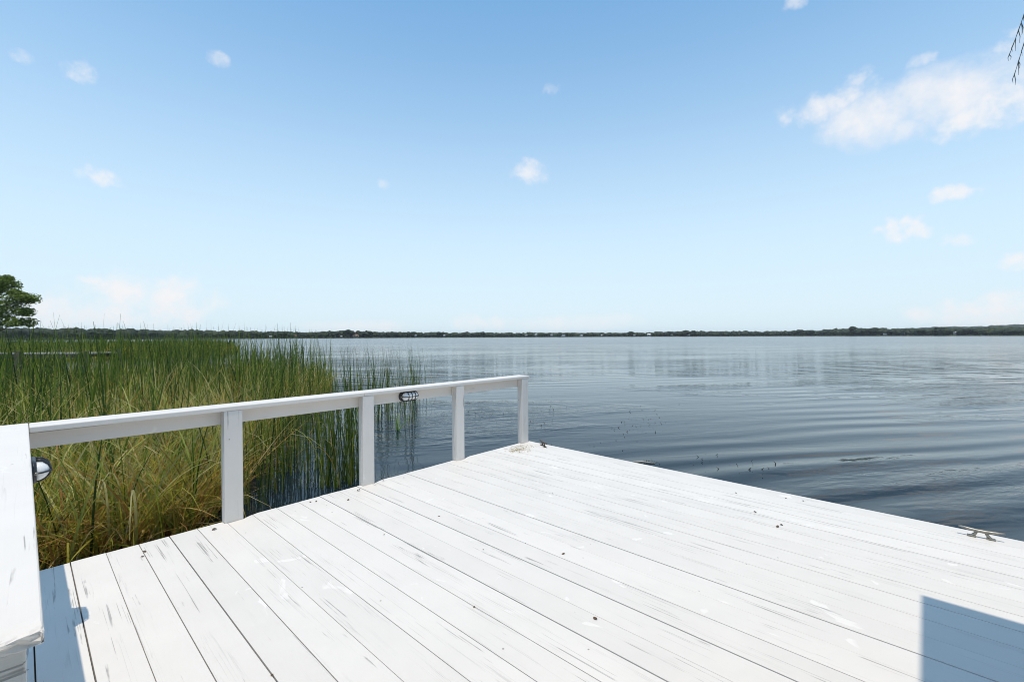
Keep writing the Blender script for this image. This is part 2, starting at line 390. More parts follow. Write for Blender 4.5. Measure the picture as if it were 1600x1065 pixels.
tops = [(160, 514, 22), (440, 516.5, 16), (524, 516.5, 15), (545, 515, 18), (575, 517.5, 14), (642, 518, 12), (688, 518, 10), (755, 517.5, 9), (985, 517, 9), (1045, 516.5, 9),
        (1070, 515.5, 14), (1082, 516, 10), (1249, 514.5, 9), (1268, 515, 9), (1334, 509.5, 9), (1345, 511.5, 16), (1362, 511.5, 14), (1472, 510.5, 14), (1440, 513, 12), (1510, 512.5, 14), (1408, 512.5, 10)]
for (x, tp, w) in tops: far_tree(x, tp, w, 'rounded dark tree crown rising above the far wood')

# houses on the far shore
M['hwall'] = simple('far_house_white', (.74, .73, .70), .7, 0, .06, .3)
M['hcream'] = simple('far_house_cream', (.52, .42, .32), .7, 0, .1, .3)
M['rtile'] = simple('terracotta_roof', (.42, .17, .09), .8, 0, .2, .4)
M['rgrey'] = simple('grey_roof', (.42, .42, .42), .8, 0, .15, .4)
M['hglass'] = simple('dark_window', (.03, .035, .04), .2, 0, .2, 1)
def house(x, wpx, hm, wallm, roofm, label, off=0, lift=0.0):
    hm = hm*.55; wpx = wpx*.85
    s = shore_dist(x) - 0 + off; d = dirxy(x); w = wpx*s/FPX*.8
    e = empty('lakeside_house', (d.x*s, d.y*s, WATER_Z+.2+lift), math.atan2(d.y, d.x) - math.pi/2)
    tag(e, label, 'house', 'houses along the far shore')
    bm_obj('wall', box_bm(-w/2, w/2, 0, 7, 0, hm), wallm, e); bm_obj('plinth', box_bm(-w/2, w/2, .3, 6.7, -.6-lift, -.003), M['under'], e)
    o = .5; rh = hm*.62
    vs = [(-w/2-o, -o, hm), (w/2+o, -o, hm), (w/2+o, 7+o, hm), (-w/2-o, 7+o, hm), (-w*.28, 3.5, hm+rh), (w*.28, 3.5, hm+rh)]
    mesh_obj('roof', vs, [(0, 1, 5, 4), (1, 2, 5), (2, 3, 4, 5), (3, 0, 4), (3, 2, 1, 0)], roofm, e)
    for k in range(max(2, int(w/4))):
        cx = -w/2 + (k+.5)*w/max(2, int(w/4)); bm_obj('window', box_bm(cx-.8, cx+.8, -.06, .05, hm*.3, hm*.75), M['hglass'], e)
H_ = [(423, 5, 3.0, 'hwall', 'rgrey', 'small white house with grey roof behind the reeds on the far shore'),
      (462, 4, 2.4, 'hcream', 'rtile', 'small cream house half hidden in the far wood'),
      (521, 9, 3.2, 'hcream', 'rtile', 'low cream house with terracotta roof beside the largest terracotta house'),
      (533, 5, 2.4, 'hwall', 'rgrey', 'small pale boathouse between two terracotta roofed houses'),
      (556, 13, 4.6, 'hcream', 'rtile', 'largest house on the far shore with terracotta roof'),
      (579, 8, 2.6, 'hcream', 'rtile', 'low house with brown roof right of the largest terracotta house'),
      (641, 4, 3.0, 'hwall', 'rgrey', 'narrow white house, first of a pair on the far shore'),
      (649, 5, 3.2, 'hwall', 'rgrey', 'wider white house, second of a pair on the far shore'),
      (694, 5, 2.8, 'hwall', 'rgrey', 'lone white house under the far wood'),
      (822, 6, 3.0, 'hwall', 'rgrey', 'white house at the end of the lakeside row'),
      (837, 7, 4.0, 'hwall', 'rgrey', 'taller white house in the lakeside row'),
      (862, 6, 3.0, 'hwall', 'rgrey', 'low white house in the middle of the lakeside row'),
      (880, 9, 4.2, 'hwall', 'rgrey', 'wide white house in the lakeside row'),
      (908, 8, 3.0, 'hwall', 'rgrey', 'wide low white house at the end of the lakeside row'),
      (940, 4, 3.0, 'hcream', 'rgrey', 'small tan house in a gap of the far wood'),
      (991, 5, 3.0, 'hwall', 'rgrey', 'small white house beside the long bright white house'),
      (1013, 12, 5.0, 'hwall', 'hwall', 'long bright white house with white roof on the far shore'),
      (1049, 5, 3.0, 'hwall', 'rgrey', 'small pale house at the edge of the dark trees'),
      (1075, 8, 4.6, 'hwall', 'rgrey', 'white gabled house under the two dark round trees'),
      (1383, 5, 3.6, 'hwall', 'rgrey', 'small white house under the tall wood'),
      (1412, 4, 3.4, 'hwall', 'rgrey', 'tiny white house in the far trees'),
      (1492, 4, 4.2, 'hwall', 'rgrey', 'narrow white house among dark trees'),
      (1482, 4, 3.6, 'hwall', 'rgrey', 'narrow pale house among dark trees')]
for (x, w, hm, a, b_, lb) in H_: house(x, w, hm, M[a], M[b_], lb, off=6.0, lift=1.6 + (int(x*7) % 5)*.35)

# left bank with tree
bp_ = [onz(x, y, WATER_Z) for x, y in ((-420, 552), (-60, 551), (60, 548), (118, 541), (60, 535), (-420, 534))]
vs = [(p.x, p.y, WATER_Z-.6) for p in bp_] + [(p.x*1.01, p.y*1.01, WATER_Z+.35) for p in bp_]
n_ = len(bp_); tag(mesh_obj('lake_bank', vs, [tuple(range(n_, 2*n_))] + [(i, (i+1) % n_, n_+(i+1) % n_, n_+i) for i in range(n_)], M['bank']), 'low grassy bank behind the reeds', 'bank', kind='structure')

def leaf_cloud(centres, radii, n, size, cols, seed, flat=.6):
    g = np.random.default_rng(seed); k = len(centres); idx = g.integers(0, k, n)
    u = g.normal(size=(n, 3)); u /= np.linalg.norm(u, axis=1)[:, None]
    rad = g.random(n)**.45
    P = np.array(centres)[idx] + u*rad[:, None]*np.array(radii)[idx]
    nrm = g.normal(size=(n, 3)); nrm[:, 2] += flat*1.5; nrm /= np.linalg.norm(nrm, axis=1)[:, None]
    a = np.cross(nrm, g.normal(size=(n, 3))); a /= np.linalg.norm(a, axis=1)[:, None]; b2 = np.cross(nrm, a)
    s = (size*g.uniform(.6, 1.4, n))[:, None]
    V = np.stack([P-a*s, P-b2*s*.5, P+a*s, P+b2*s*.5], 1).reshape(-1, 3)
    F = np.arange(4*n).reshape(-1, 4)
    c = np.array(cols)[g.integers(0, len(cols), n)]*g.uniform(.7, 1.3, n)[:, None]
    return V, F, np.repeat(c, 4, 0)
tp = onz(-12, 548, WATER_Z); dep = (tp-CP).dot(fw)
te = empty('bank_tree', (tp.x, tp.y, WATER_Z+.3)); tag(te, 'spreading green tree with layered branches on the bank behind the reeds', 'tree')
k = dep/FPX
def trel(x, y, back=0.0): return (rt*((x+12)*k) + Vector((0, 0, (548-y)*k)) + fw*back)
lob = [(-2, 452, 13, 8), (14, 446, 10, 7), (4, 438, 8, 5), (38, 468, 16, 6), (50, 470, 9, 4), (20, 476, 16, 9), (42, 490, 11, 5), (10, 492, 18, 8), (36, 506, 13, 5), (4, 506, 18, 8), (-20, 465, 22, 14), (-24, 490, 24, 14), (-50, 478, 22, 18),
       (-40, 448, 18, 10), (-70, 495, 20, 12), (28, 461, 10, 4), (-10, 430, 8, 5)]
cs, rs = [], []
for (x, y, a, b_) in lob:
    for q in range(2):
        c = trel(x, y, random.uniform(-1.6, 1.6)); cs.append(tuple(c)); rs.append((a*k, a*k, b_*k*1.55))
arr_obj('crown', *leaf_cloud(cs, rs, 17000, .17, [(.14, .21, .035), (.18, .25, .045), (.09, .14, .03), (.22, .29, .06)], 5), M['foliage'], te)
tb = bmesh.new(); tube(tb, [(0, 0, -.6), tuple(trel(-14, 510)), tuple(trel(-10, 480)), tuple(trel(-6, 450))], [.42, .32, .22, .08], 8)
for (x, y, a, b_) in lob: 
    y0 = min(525, y+26); tube(tb, [tuple(trel(-11, y0)), tuple((trel(-11, y0)+trel(x, y))/2 + Vector((0, 0, .2))), tuple(trel(x, y, random.uniform(-1, 1)))], [.13, .08, .02], 5)
bm_obj('trunk', tb, M['bark'], te)

# neighbouring dock seen through the reeds
DD = 16.0
e0 = ondepth(-320, 553, DD); e1 = ondepth(143, 551.5, DD); e0.z = e1.z
dv = (e1-e0).normalized(); nv_ = Vector((-dv.y, dv.x, 0)); L = (e1-e0).length
nd = empty('neighbouring_dock', (e0.x, e0.y, WATER_Z), math.atan2(dv.y, dv.x)); tag(nd, 'weathered grey neighbouring dock half hidden in the reeds', 'dock')
zt = e1.z - WATER_Z
bm_obj('stringer', box_bm(0, L, -.02, .03, zt-.16, zt-.04), M['under'], nd)
bm_obj('stringer', box_bm(0, L, 1.15, 1.20, zt-.16, zt-.04), M['under'], nd)
pb = box_bm(-.07, .07, -.05, 1.25, zt-.038, zt)
pm = bpy.data.meshes.new('plank'); pb.to_mesh(pm); pb.free(); pm.materials.append(M['greywood'])
for i in range(int(L/.16)):
    o = bpy.data.objects.new('plank', pm); o.location = (.08+i*.16, random.uniform(-.01, .01), random.uniform(-.004, .004)); link(o, nd)
for xx in np.arange(L-.12, 0, -2.4):
    for yy in (-.08, 1.27):
        b_ = bmesh.new(); tube(b_, [(xx, yy, -1.2), (xx, yy, zt+.08)], .085, 10); bm_obj('pile', b_, M['under'], nd)

# ------------------------------------------------------------------ the white dock
DX0, DX1, DY1, DYB = -.163, 5.068, 4.346, -6.3
POST_X = [(1.130, 1.268), (2.383, 2.512), (3.648, 3.776), (4.885, 5.020)]
POST_F, POST_B = 4.292, 4.385
dock = empty('dock', (0, 0, 0)); tag(dock, 'white painted plank dock standing over the lake', 'dock')
def edge_y(x):
    y = DY1
    for a, b_ in POST_X:
        if a-.006 <= x <= b_+.006: return POST_F-.004
        if b_+.006 < x < b_+.13: y = min(y, POST_F + .004 + (DY1-POST_F-.004)*((x-b_-.006)/.124)**.7)
    return y
def plank(x0, x1, ya, yb, shaped):
    c = (x0+x1)/2; jit = random.uniform(-.005, .005)
    xs_ = {x0, x1}
    if shaped:
        for a, b_ in POST_X:
            for q in (a-.0061, a-.0059, b_+.0059, b_+.0061, b_+.03, b_+.07, b_+.13):
                if x0 < q < x1: xs_.add(q)
    xs_ = sorted(xs_)
    top = [(x, (edge_y(x) + jit) if shaped else yb) for x in xs_]
    out = [(x0, ya), (x1, ya)] + top[::-1]
    th = .038; n = len(out); cy = (ya+yb)/2
    b_ = bmesh.new()
    lo = [b_.verts.new((x-c, y-cy, -th)) for x, y in out]; hi = [b_.verts.new((x-c, y-cy, 0)) for x, y in out]
    b_.faces.new(lo[::-1]); tf = b_.faces.new(hi)
    for i in range(n): b_.faces.new((lo[i], lo[(i+1) % n], hi[(i+1) % n], hi[i]))
    bmesh.ops.bevel(b_, geom=list(tf.edges), offset=.0022, segments=2, profile=.5, affect='EDGES', clamp_overlap=True)
    o = bm_obj('plank', b_, M['deck'], dock, loc=(c, cy, random.uniform(-.0016, .0012)))
    o.rotation_euler = (0, random.uniform(-.006, .006), 0)
bnd = [DX0]
xk = .21-.184
bnd = [DX0, xk]
while len(bnd) < 28: 
    bnd.append(bnd[-1] + (.1842 if len(bnd) < 7 else .1872 + random.uniform(-.006, .006)))
sc = (DX1-bnd[6])/(bnd[-1]-bnd[6]); bnd = bnd[:6] + [bnd[6] + (q-bnd[6])*sc for q in bnd[6:]]
gaps = [random.choice([.003, .0036, .0042, .005, .006]) for _ in bnd]
for i in range(len(bnd)-1):
    plank(bnd[i]+gaps[i]/2, bnd[i+1]-gaps[i+1]/2, DYB, DY1, True)
for i in range(21):
    xa = DX0 - (i+1)*.187; plank(xa+.0015, xa+.187-.0015, DYB, 1.24, False)
for y in np.arange(4.18, -6.3, -.61):
    box('joist', (DX0+.03 if y > 1.2 else -4.05, DX1-.07, y-.02, y+.02, -.19, -.044), M['under'], dock)
box('fascia', (DX1-.062, DX1-.024, DYB, 4.27, -.20, -.041), M['under'], dock)
for x in (0.05, 2.5, 4.9):
    for y in (4.1, 1.0, -2.5, -6.0):
        b_ = bmesh.new(); tube(b_, [(0, 0, -1.6), (0, 0, -.2)], .1, 12); bm_obj('pile', b_, M['under'], dock, loc=(x, y, 0))
for x in (-3.9, -1.9):
    for y in (1.0, -2.5, -6.0):
        b_ = bmesh.new(); tube(b_, [(0, 0, -1.6), (0, 0, -.2)], .1, 12); bm_obj('pile', b_, M['under'], dock, loc=(x, y, 0))

# railing along the reed side
CAPT, CAPB = .971, .933
ra = empty('railing', (2.5, 4.35, 0)); tag(ra, 'white painted wooden railing with square posts along the reed side of the dock', 'railing')
def child_box(name, ext, mt_, par, bev=0.0):
    o = box(name, ext, mt_, None, bev); o.location = Vector(o.location) - Vector(par.location); o.parent = par; return o
XB = .024                                                 # water-side edge of the other rail's cap
seam = 2.40
child_box('cap_rail', (XB+.003, seam-.001, 4.288, 4.504, CAPB, CAPT), M['railx'], ra, .006)
child_box('cap_rail', (seam+.001, 5.045, 4.290, 4.503, CAPB, CAPT-.001), M['railx'], ra, .006)
child_box('rail_board', (XB+.003, 5.02, POST_B+.002, POST_B+.040, .812, CAPB-.001), M['railx'], ra, .004)
for i, (a, b_) in enumerate(POST_X):
    tpr = 0.0; cx, cy = (a+b_)/2, (POST_F+POST_B)/2
    zb = -.30; z1 = CAPB-.001
    f = lambda z: tpr*max(0, (z-.02))/z1
    vs = []
    for z in (zb, .02, z1):
        vs += [(a+f(z)-cx, POST_F-cy, z), (b_-cx, POST_F-cy, z), (b_-cx, POST_B-cy, z), (a-cx, POST_B-cy, z)]
    fs = [(3, 2, 1, 0), (8, 9, 10, 11)]
    for k_ in (0, 4):
        for q in range(4): fs.append((k_+q, k_+(q+1) % 4, k_+4+(q+1) % 4, k_+4+q))
    o = mesh_obj('post', vs, fs, M['post'], ra); o.location = Vector((cx, cy, 0)) - Vector(ra.location)
    md = o.modifiers.new('bevel', 'BEVEL'); md.width = .004; md.segments = 2; md.limit_method = 'ANGLE'

# railing beside the steps, cap running toward the shore side
rb = empty('railing', (-.08, 2.9, 0)); tag(rb, 'short white railing with broad flat cap and cracked end post', 'railing')
WB = .215
b_ = bmesh.new(); c0 = Vector((XB-WB/2, 2.95, .952)); jr = random.Random(3)
sty = [1.312, 1.314, 1.319, 1.327, 1.340, 1.360, 1.40, 1.6, 2.2, 2.9, 3.6, 4.2, 4.50, 4.506]
rings = []
for si, y in enumerate(sty):
    w_ = max(0.0, 1-(y-1.312)/.05) if y < 1.37 else 0.0                # 1 at the worn end
    top_n = 14; ring = []
    x0_, x1_ = XB-WB, XB; zt_, zb_ = CAPT-.012*w_**2, CAPB
    ins = .004 if 0 < si < len(sty)-1 else .006
    pts_ = [(x0_+ins+(x1_-x0_-2*ins)*q/(top_n-1), zt_) for q in range(top_n)] + [(x1_-.0015, zt_-.0018), (x1_, zt_-.006), (x1_, (zt_+zb_)/2), (x1_, zb_+.004), (x1_-.004, zb_)]
    pts_ += [(x1_-.004-(x1_-x0_-.008)*q/(top_n-1), zb_) for q in range(1, top_n)] + [(x0_, zb_+.004), (x0_, (zt_+zb_)/2), (x0_, zt_-.005)]
    for (xx, zz) in pts_:
        jt = .0022*w_
        ring.append(b_.verts.new((xx+jr.gauss(0, jt*.5)-c0.x, y+jr.gauss(0, jt)-c0.y, zz+jr.gauss(0, jt*.7)-c0.z)))
    rings.append(ring)
nr = len(rings[0])
for A, B in zip(rings, rings[1:]):
    for q in range(nr): b_.faces.new((A[q], B[q], B[(q+1) % nr], A[(q+1) % nr]))
top_n = 14
for rg, fl in ((rings[0], False), (rings[-1], True)):                   # end grain, in ragged horizontal courses
    tops_ = rg[:top_n]; bots = rg[top_n+4:top_n+4+top_n][::-1]
    mids = []
    for row in range(1, 4):
        f_ = row/4; mids.append([b_.verts.new(tops_[q].co*(1-f_)+bots[q].co*f_+Vector((0, (jr.gauss(0, .0025) if not fl else 0), jr.gauss(0, .001)))) for q in range(top_n)])
    rows_ = [tops_] + mids + [bots]
    for ra_, rb2 in zip(rows_, rows_[1:]):
        for q in range(top_n-1): b_.faces.new((ra_[q], ra_[q+1], rb2[q+1], rb2[q]) if not fl else (rb2[q], rb2[q+1], ra_[q+1], ra_[q]))
    sideR = rg[top_n:top_n+4]; b_.faces.new([tops_[-1]] + sideR + [rr_[-1] for rr_ in rows_[::-1][:-1]][0:4])
    sideL = rg[top_n+4+top_n:]; b_.faces.new([rr_[0] for rr_ in rows_] + sideL)
bmesh.ops.recalc_face_normals(b_, faces=b_.faces)
o = bm_obj('cap_rail', b_, M['raily'], rb); o.location = c0 - Vector(rb.location)
child_box('rail_board', (-.040, -.002, 1.49, 4.50, .812, CAPB-.001), M['raily'], rb, .004)
def post_b(y0, mt_): 
    child_box('post', (-.140, .000, y0, y0+.125, -.35, CAPB-.001), mt_, rb, .006)
post_b(1.330, M['endpost']); child_box('post', (-.170, -.042, 2.85, 2.98, -.35, CAPB-.001), M['post'], rb, .006); child_box('post', (-.170, -.042, 4.36, 4.49, -.35, CAPB-.001), M['post'], rb, .006)

# bulkhead lamps with cages
def lamp(loc, rz, label):
    e = empty('bulkhead_light', loc, rz); tag(e, label, 'light', 'bulkhead lights on the railings')
    def oval(bm, half, r, y0, y1, seg=10, dome=0):
        def ring(h, rr, y): 
            pts = []
            for k_ in range(seg+1): a = -math.pi/2 + math.pi*k_/seg; pts.append((h+rr*math.cos(a), y, rr*math.sin(a)))
            for k_ in range(seg+1): a = math.pi/2 + math.pi*k_/seg; pts.append((-h+rr*math.cos(a), y, rr*math.sin(a)))
            return [bm.verts.new(p) for p in pts]
        if not dome: prof = [(1.0, y0), (1.0, y0+(y1-y0)*.8), (.93, y1)]
        else: prof = [(math.cos(a), y0 + (y1-y0)*math.sin(a)) for a in [i*math.pi/2/dome for i in range(dome)]] + [(.12, y1)]
        rings = [ring(half*(.72+.28*s) if dome else half, r*s, y) for s, y in prof]
        for A, B in zip(rings, rings[1:]):
            for i in range(len(A)): bm.faces.new((A[i], A[(i+1) % len(A)], B[(i+1) % len(A)], B[i]))
        bm.faces.new(rings[-1]); bm.faces.new(rings[0][::-1])
        return bm
    # local: wall plane y = 0, lamp grows along -y
    bb = oval(bmesh.new(), .062, .058, 0, -.046); bmesh.ops.recalc_face_normals(bb, faces=bb.faces); base_o = bm_obj('base', bb, M['black'], e)
    bl = oval(bmesh.new(), .060, .046, -.043, -.094, 12, 6); bmesh.ops.recalc_face_normals(bl, faces=bl.faces); bm_obj('lens', bl, M['lens'], e, True)
    bc = bmesh.new()
    tube(bc, [(-.110, -.044, 0), (-.104, -.068, 0), (-.082, -.094, 0), (0, -.100, 0), (.082, -.094, 0), (.104, -.068, 0), (.110, -.044, 0)], .0045, 6)
    for xx in (-.045, 0, .045):
        tube(bc, [(xx, -.044, -.053), (xx, -.070, -.047), (xx, -.091, -.028), (xx, -.100, 0), (xx, -.091, .028), (xx, -.070, .047), (xx, -.044, .053)], .0045, 6)
    bm_obj('cage', bc, M['black'], e, True)
    for sx in (-1, 1):
        b2 = bmesh.new(); bmesh.ops.create_uvsphere(b2, u_segments=8, v_segments=6, radius=.009); bm_obj('screw', b2, M['galv'], base_o, True, loc=(sx*.114, -.044, 0))
p2 = onplane(640.5, 618.5, 1, POST_B-.045)
lamp((p2.x, POST_B+.001, p2.z), 0, 'black caged oval light on the face of the long railing')
lamp((-.003, 3.40, .868), math.pi/2, 'black caged oval light sticking out beneath the broad flat cap')

# cleats
def cleat(loc, rz, mt_, label, sc=1.0):
    e = empty('mooring_cleat', loc, rz); tag(e, label, 'cleat', 'cleats on the dock edge'); e.scale = (sc, sc, sc)
    b_ = bmesh.new(); tube(b_, [(-.125, 0, .062), (-.075, 0, .054), (-.03, 0, .048), (.03, 0, .048), (.075, 0, .054), (.125, 0, .062)], [.007, .010, .013, .013, .010, .007], 8); bm_obj('horn', b_, mt_, e, True)
    for s in (-1, 1):
        b2 = bmesh.new(); tube(b2, [(s*.026, 0, .046), (s*.032, 0, .026), (s*.048, 0, .006), (s*.060, 0, .002)], [.011, .010, .011, .009], 8); bm_obj('leg', b2, mt_, e, True)
        b3 = box_bm(s*.052-.024, s*.052+.024, -.018, .018, .0005, .008, .002); bm_obj('foot', b3, mt_, e)
p = onz(1533, 839, 0); cleat((p.x-.01, p.y, .001), R(92), M['galv'], 'galvanised steel cleat at the water edge of the dock')
p = onz(851, 696, 0); cleat((p.x-.03, p.y, .001), R(62), M['rust'], 'dark rusted cleat by the end post of the railing', 1.0)

# ------------------------------------------------------------------ roof over the dock behind the camera (its shadow falls on the planks)
RZ = 3.50; RX = 3.613 - SUN_TX*RZ; RY = .012 - SUN_TY*RZ
rf = empty('dock_roof', (0, -3.2, 0)); tag(rf, 'white dock roof on square posts whose corner shadow falls on the planks', 'roof')
def cb(name, ext, mt_, bev=0): return child_box(name, ext, mt_, rf, bev)
M['shingle'] = simple('roof_shingle', (.16, .15, .14), .9, 0, .3, 12)
cb('fascia', (-4.0, RX, RY-.03, RY, RZ-.16, RZ), M['railx']); cb('fascia', (RX-.03, RX, -6.2, RY-.031, RZ-.16, RZ), M['raily'])
cb('fascia', (-4.0, RX-.031, -6.2, -6.17, RZ-.16, RZ), M['railx']); cb('soffit', (-4.0, RX-.031, -6.169, RY-.031, RZ-.12, RZ-.09), M['under'])
xa, xb, ya, yb = -4.0, RX, -6.2, RY; cxr, cyr = (xa+xb)/2, (ya+yb)/2
o = mesh_obj('roof_surface', [(xa, ya, RZ+.002), (xb, ya, RZ+.002), (xb, yb, RZ+.002), (xa, yb, RZ+.002), (xa+2.9, cyr, RZ+1.1), (xb-2.9, cyr, RZ+1.1)], [(0, 1, 5, 4), (1, 2, 5), (2, 3, 4, 5), (3, 0, 4), (3, 2, 1, 0)], M['shingle'], rf); o.location = -Vector(rf.location)
for x, y in ((RX-.42, RY-.50), (-3.7, RY-.50), (RX-.42, -5.9), (-3.7, -5.9)): cb('post', (x-.07, x+.07, y-.07, y+.07, .003, RZ-.121), M['post'], .005)
# moss hanging from the eave
for (pa, pb_, pc, lb) in (((1650, -60), (1598, 34), (1577, 86), 'longer slanting strand of grey hanging moss'), ((1660, -60), (1606, 50), (1585, 117), 'thin straight strand of grey hanging moss')):
    q0, q1, q2 = [onplane(*q, 0, RX-.04) for q in (pa, pb_, pc)]
    top_ = Vector((q0.x, q0.y, RZ-.165))
    b_ = bmesh.new(); pts = []
    for i in range(15):
        s = i/14; p = (top_*(1-s)+q1*s) if s < .0 else top_*(1-s)**2 + q1*2*s*(1-s)*.5 + q1*2*s*(1-s)*.5 + q2*s*s
        pts.append(p)
    org = top_.copy()
    tube(b_, [p-org for p in pts], [.0008 + .0012*abs(math.sin(i*1.7)) for i in range(15)], 5)
    for i in range(9):
        p = pts[random.randrange(6, 15)]-org; a = random.random()*6.28; l = random.uniform(.02, .06)
        tube(b_, [p, p+Vector((math.cos(a)*.006, math.sin(a)*.006, -l*.5)), p+Vector((math.cos(a)*.004, math.sin(a)*.004, -l))], [.0018, .0014, .0006], 3, False)
    o = bm_obj('moss_strand', b_, M['moss'], None, loc=org); tag(o, lb + ' dangling from the roof corner', 'moss', 'moss hanging from the roof')

# ------------------------------------------------------------------ reeds, sedge and dead stalks
def ribbons(base, h, w, lean, bend, az, face, cols, seg=6, tipw=.12, z0=WATER_Z-.05, kink=None):
    """curved tapering blades; arrays of length n. bend = extra tilt at the tip"""
    n = len(h); T = np.linspace(0, 1, seg+1)
    ang = lean[:, None] + bend[:, None]*T[None, :]**1.8
    if kink is not None: ang = ang + (T[None, :] > kink[:, None])*np.where(kink < 1, 1.3, 0)[:, None]
    am = (ang[:, 1:]+ang[:, :-1])/2; ds = h[:, None]/seg
    hor = np.concatenate([np.zeros((n, 1)), np.cumsum(np.sin(am)*ds, 1)], 1)
    ver = np.concatenate([np.zeros((n, 1)), np.cumsum(np.cos(am)*ds, 1)], 1)
    cx = base[:, 0:1] + hor*np.cos(az)[:, None]; cy = base[:, 1:2] + hor*np.sin(az)[:, None]; cz = np.reshape(z0, (-1, 1)) + ver
    wd = w[:, None]*(1-(1-tipw)*T[None, :]**1.6)*.5
    wx = np.cos(face)[:, None]*wd; wy = np.sin(face)[:, None]*wd
    Lf = np.stack([cx-wx, cy-wy, cz], 2); Rt = np.stack([cx+wx, cy+wy, cz], 2)
    V = np.stack([Lf, Rt], 2).reshape(-1, 3)
    b0 = (np.arange(n)*(seg+1)*2)[:, None] + (np.arange(seg)*2)[None, :]
    F = np.stack([b0, b0+1, b0+3, b0+2], 2).reshape(-1, 4)
    C = np.repeat(cols, (seg+1)*2, 0)
    return V, F, C
def pick(n, pal, g, var=.25):
    c = np.array(pal)[g.integers(0, len(pal), n)]; return c*g.uniform(1-var, 1+var, n)[:, None]
GREEN = [(.11, .165, .022), (.14, .20, .025), (.06, .10, .02), (.21, .26, .035), (.085, .14, .03), (.035, .065, .018), (.17, .20, .03)]
OLIVE = [(.42, .39, .055), (.31, .34, .05), (.50, .42, .06), (.25, .30, .045), (.54, .40, .07)]
BROWN = [(.50, .28, .065), (.55, .36, .11), (.36, .19, .05), (.60, .47, .22), (.30, .155, .045)]
PALE = [(.40, .40, .10), (.32, .36, .09), (.46, .42, .18)]
# outline of the sedge mat on the water, from where its edge meets the water
poly_px = [(-260, 905), (60, 905), (200, 868), (300, 838), (345, 800), (385, 752), (418, 705), (440, 668), (478, 636), (515, 612), (520, 598), (480, 586), (410, 579), (330, 572), (200, 566), (-260, 562)]
poly = np.array([onz(x, y, WATER_Z)[:2] for x, y in poly_px])
def inside(P, poly):
    x, y = P[:, 0], P[:, 1]; r = np.zeros(len(P), bool); j = len(poly)-1
    for i in range(len(poly)):
        xi, yi = poly[i]; xj, yj = poly[j]
        c = ((yi > y) != (yj > y)) & (x < (xj-xi)*(y-yi)/(yj-yi+1e-12)+xi); r ^= c; j = i
    return r
def sample(n, poly, g, rmin=3.5, rmax=60, pw=1.0):
    out = []; cnt = 0
    a0, a1 = math.atan2(ray(-260, 530).y, ray(-260, 530).x), math.atan2(ray(760, 530).y, ray(760, 530).x)
    while cnt < n:
        th = g.uniform(a1, a0, 4*n); r_ = rmin*(rmax/rmin)**(g.random(4*n)**pw)
        P = np.stack([np.cos(th)*r_, np.sin(th)*r_], 1); P = P[inside(P, poly) & (P[:, 1] > 4.42)]
        out.append(P); cnt += len(P)
    return np.concatenate(out)[:n]
def noise2(P, f, seed):
    g = np.random.default_rng(seed); s = np.zeros(len(P))
    for o in range(6):
        k_ = g.normal(size=2)*f*(1+.5*o); s += np.sin(P@k_ + g.random()*6.28)
    return s/3.0
g = np.random.default_rng(3)
def lay(n, poly, hr, wr, leanr, bendr, pal, seg=6, seed=0, rmin=3.5, rmax=60, pw=1.0, var=.25, keep=None, z0=WATER_Z-.05, zr=None):
    g = np.random.default_rng(seed); P = sample(n, poly, g, rmin, rmax, pw)
    if keep is not None: P = P[keep(P, g)]
    n = len(P)
    if zr: z0 = WATER_Z + g.uniform(*zr, n)
    return ribbons(P, g.uniform(*hr, n), g.uniform(*wr, n)*(1+np.linalg.norm(P, axis=1)*.02), g.uniform(*leanr, n), g.uniform(*bendr, n)*g.choice([.5, 1, 1.4], n), g.uniform(0, 6.283, n), g.uniform(0, 3.1416, n), pick(n, pal, g, var), seg, z0=z0)
near = lambda P: np.linalg.norm(P, axis=1)
sedge = [lay(5000, poly, (.8, 1.55), (.009, .018), (0, .5), (.6, 2.0), OLIVE + PALE, 7, 16, rmin=6, rmax=32),
         lay(11000, poly, (.4, 1.05), (.010, .021), (0, .6), (.5, 1.9), OLIVE, 6, 11, rmax=32),
         lay(9500, poly, (.3, .9), (.010, .020), (.9, 1.5), (0, .5), BROWN + OLIVE, 4, 15, rmax=30, zr=(.02, .34)),
         lay(10000, poly, (.35, 1.0), (.009, .018), (.1, .8), (.2, 1.5), BROWN, 5, 12, rmax=32, keep=lambda P, g: noise2(P, .9, 2)+g.normal(size=len(P))*.5 > 0.0),
         lay(8000, poly, (.5, 1.2), (.011, .021), (0, .4), (.3, 1.4), GREEN, 6, 13, rmax=32, keep=lambda P, g: noise2(P, .7, 5)+g.normal(size=len(P))*.5 > 0),
         lay(2600, poly, (.5, 1.3), (.010, .018), (.5, 1.35), (.0, .5), [(.62, .46, .27), (.58, .36, .15), (.50, .25, .08)], 4, 14, rmax=30)]
sedge = [(np.concatenate([V[:, :2], np.maximum(V[:, 2:], WATER_Z-.06)], 1), F, C) for V, F, C in sedge]
tag(join_arrays('sedge_mat', sedge, M['reed']), 'olive and brown sedge grass matted beside the dock', 'sedge', kind='stuff')
clumpy = lambda P, g: (near(P) > 6.0 + 11*g.random(len(P))) & (noise2(P, .55, 8) + noise2(P, 1.6, 9)*.6 + g.normal(size=len(P))*.35 > -.05)
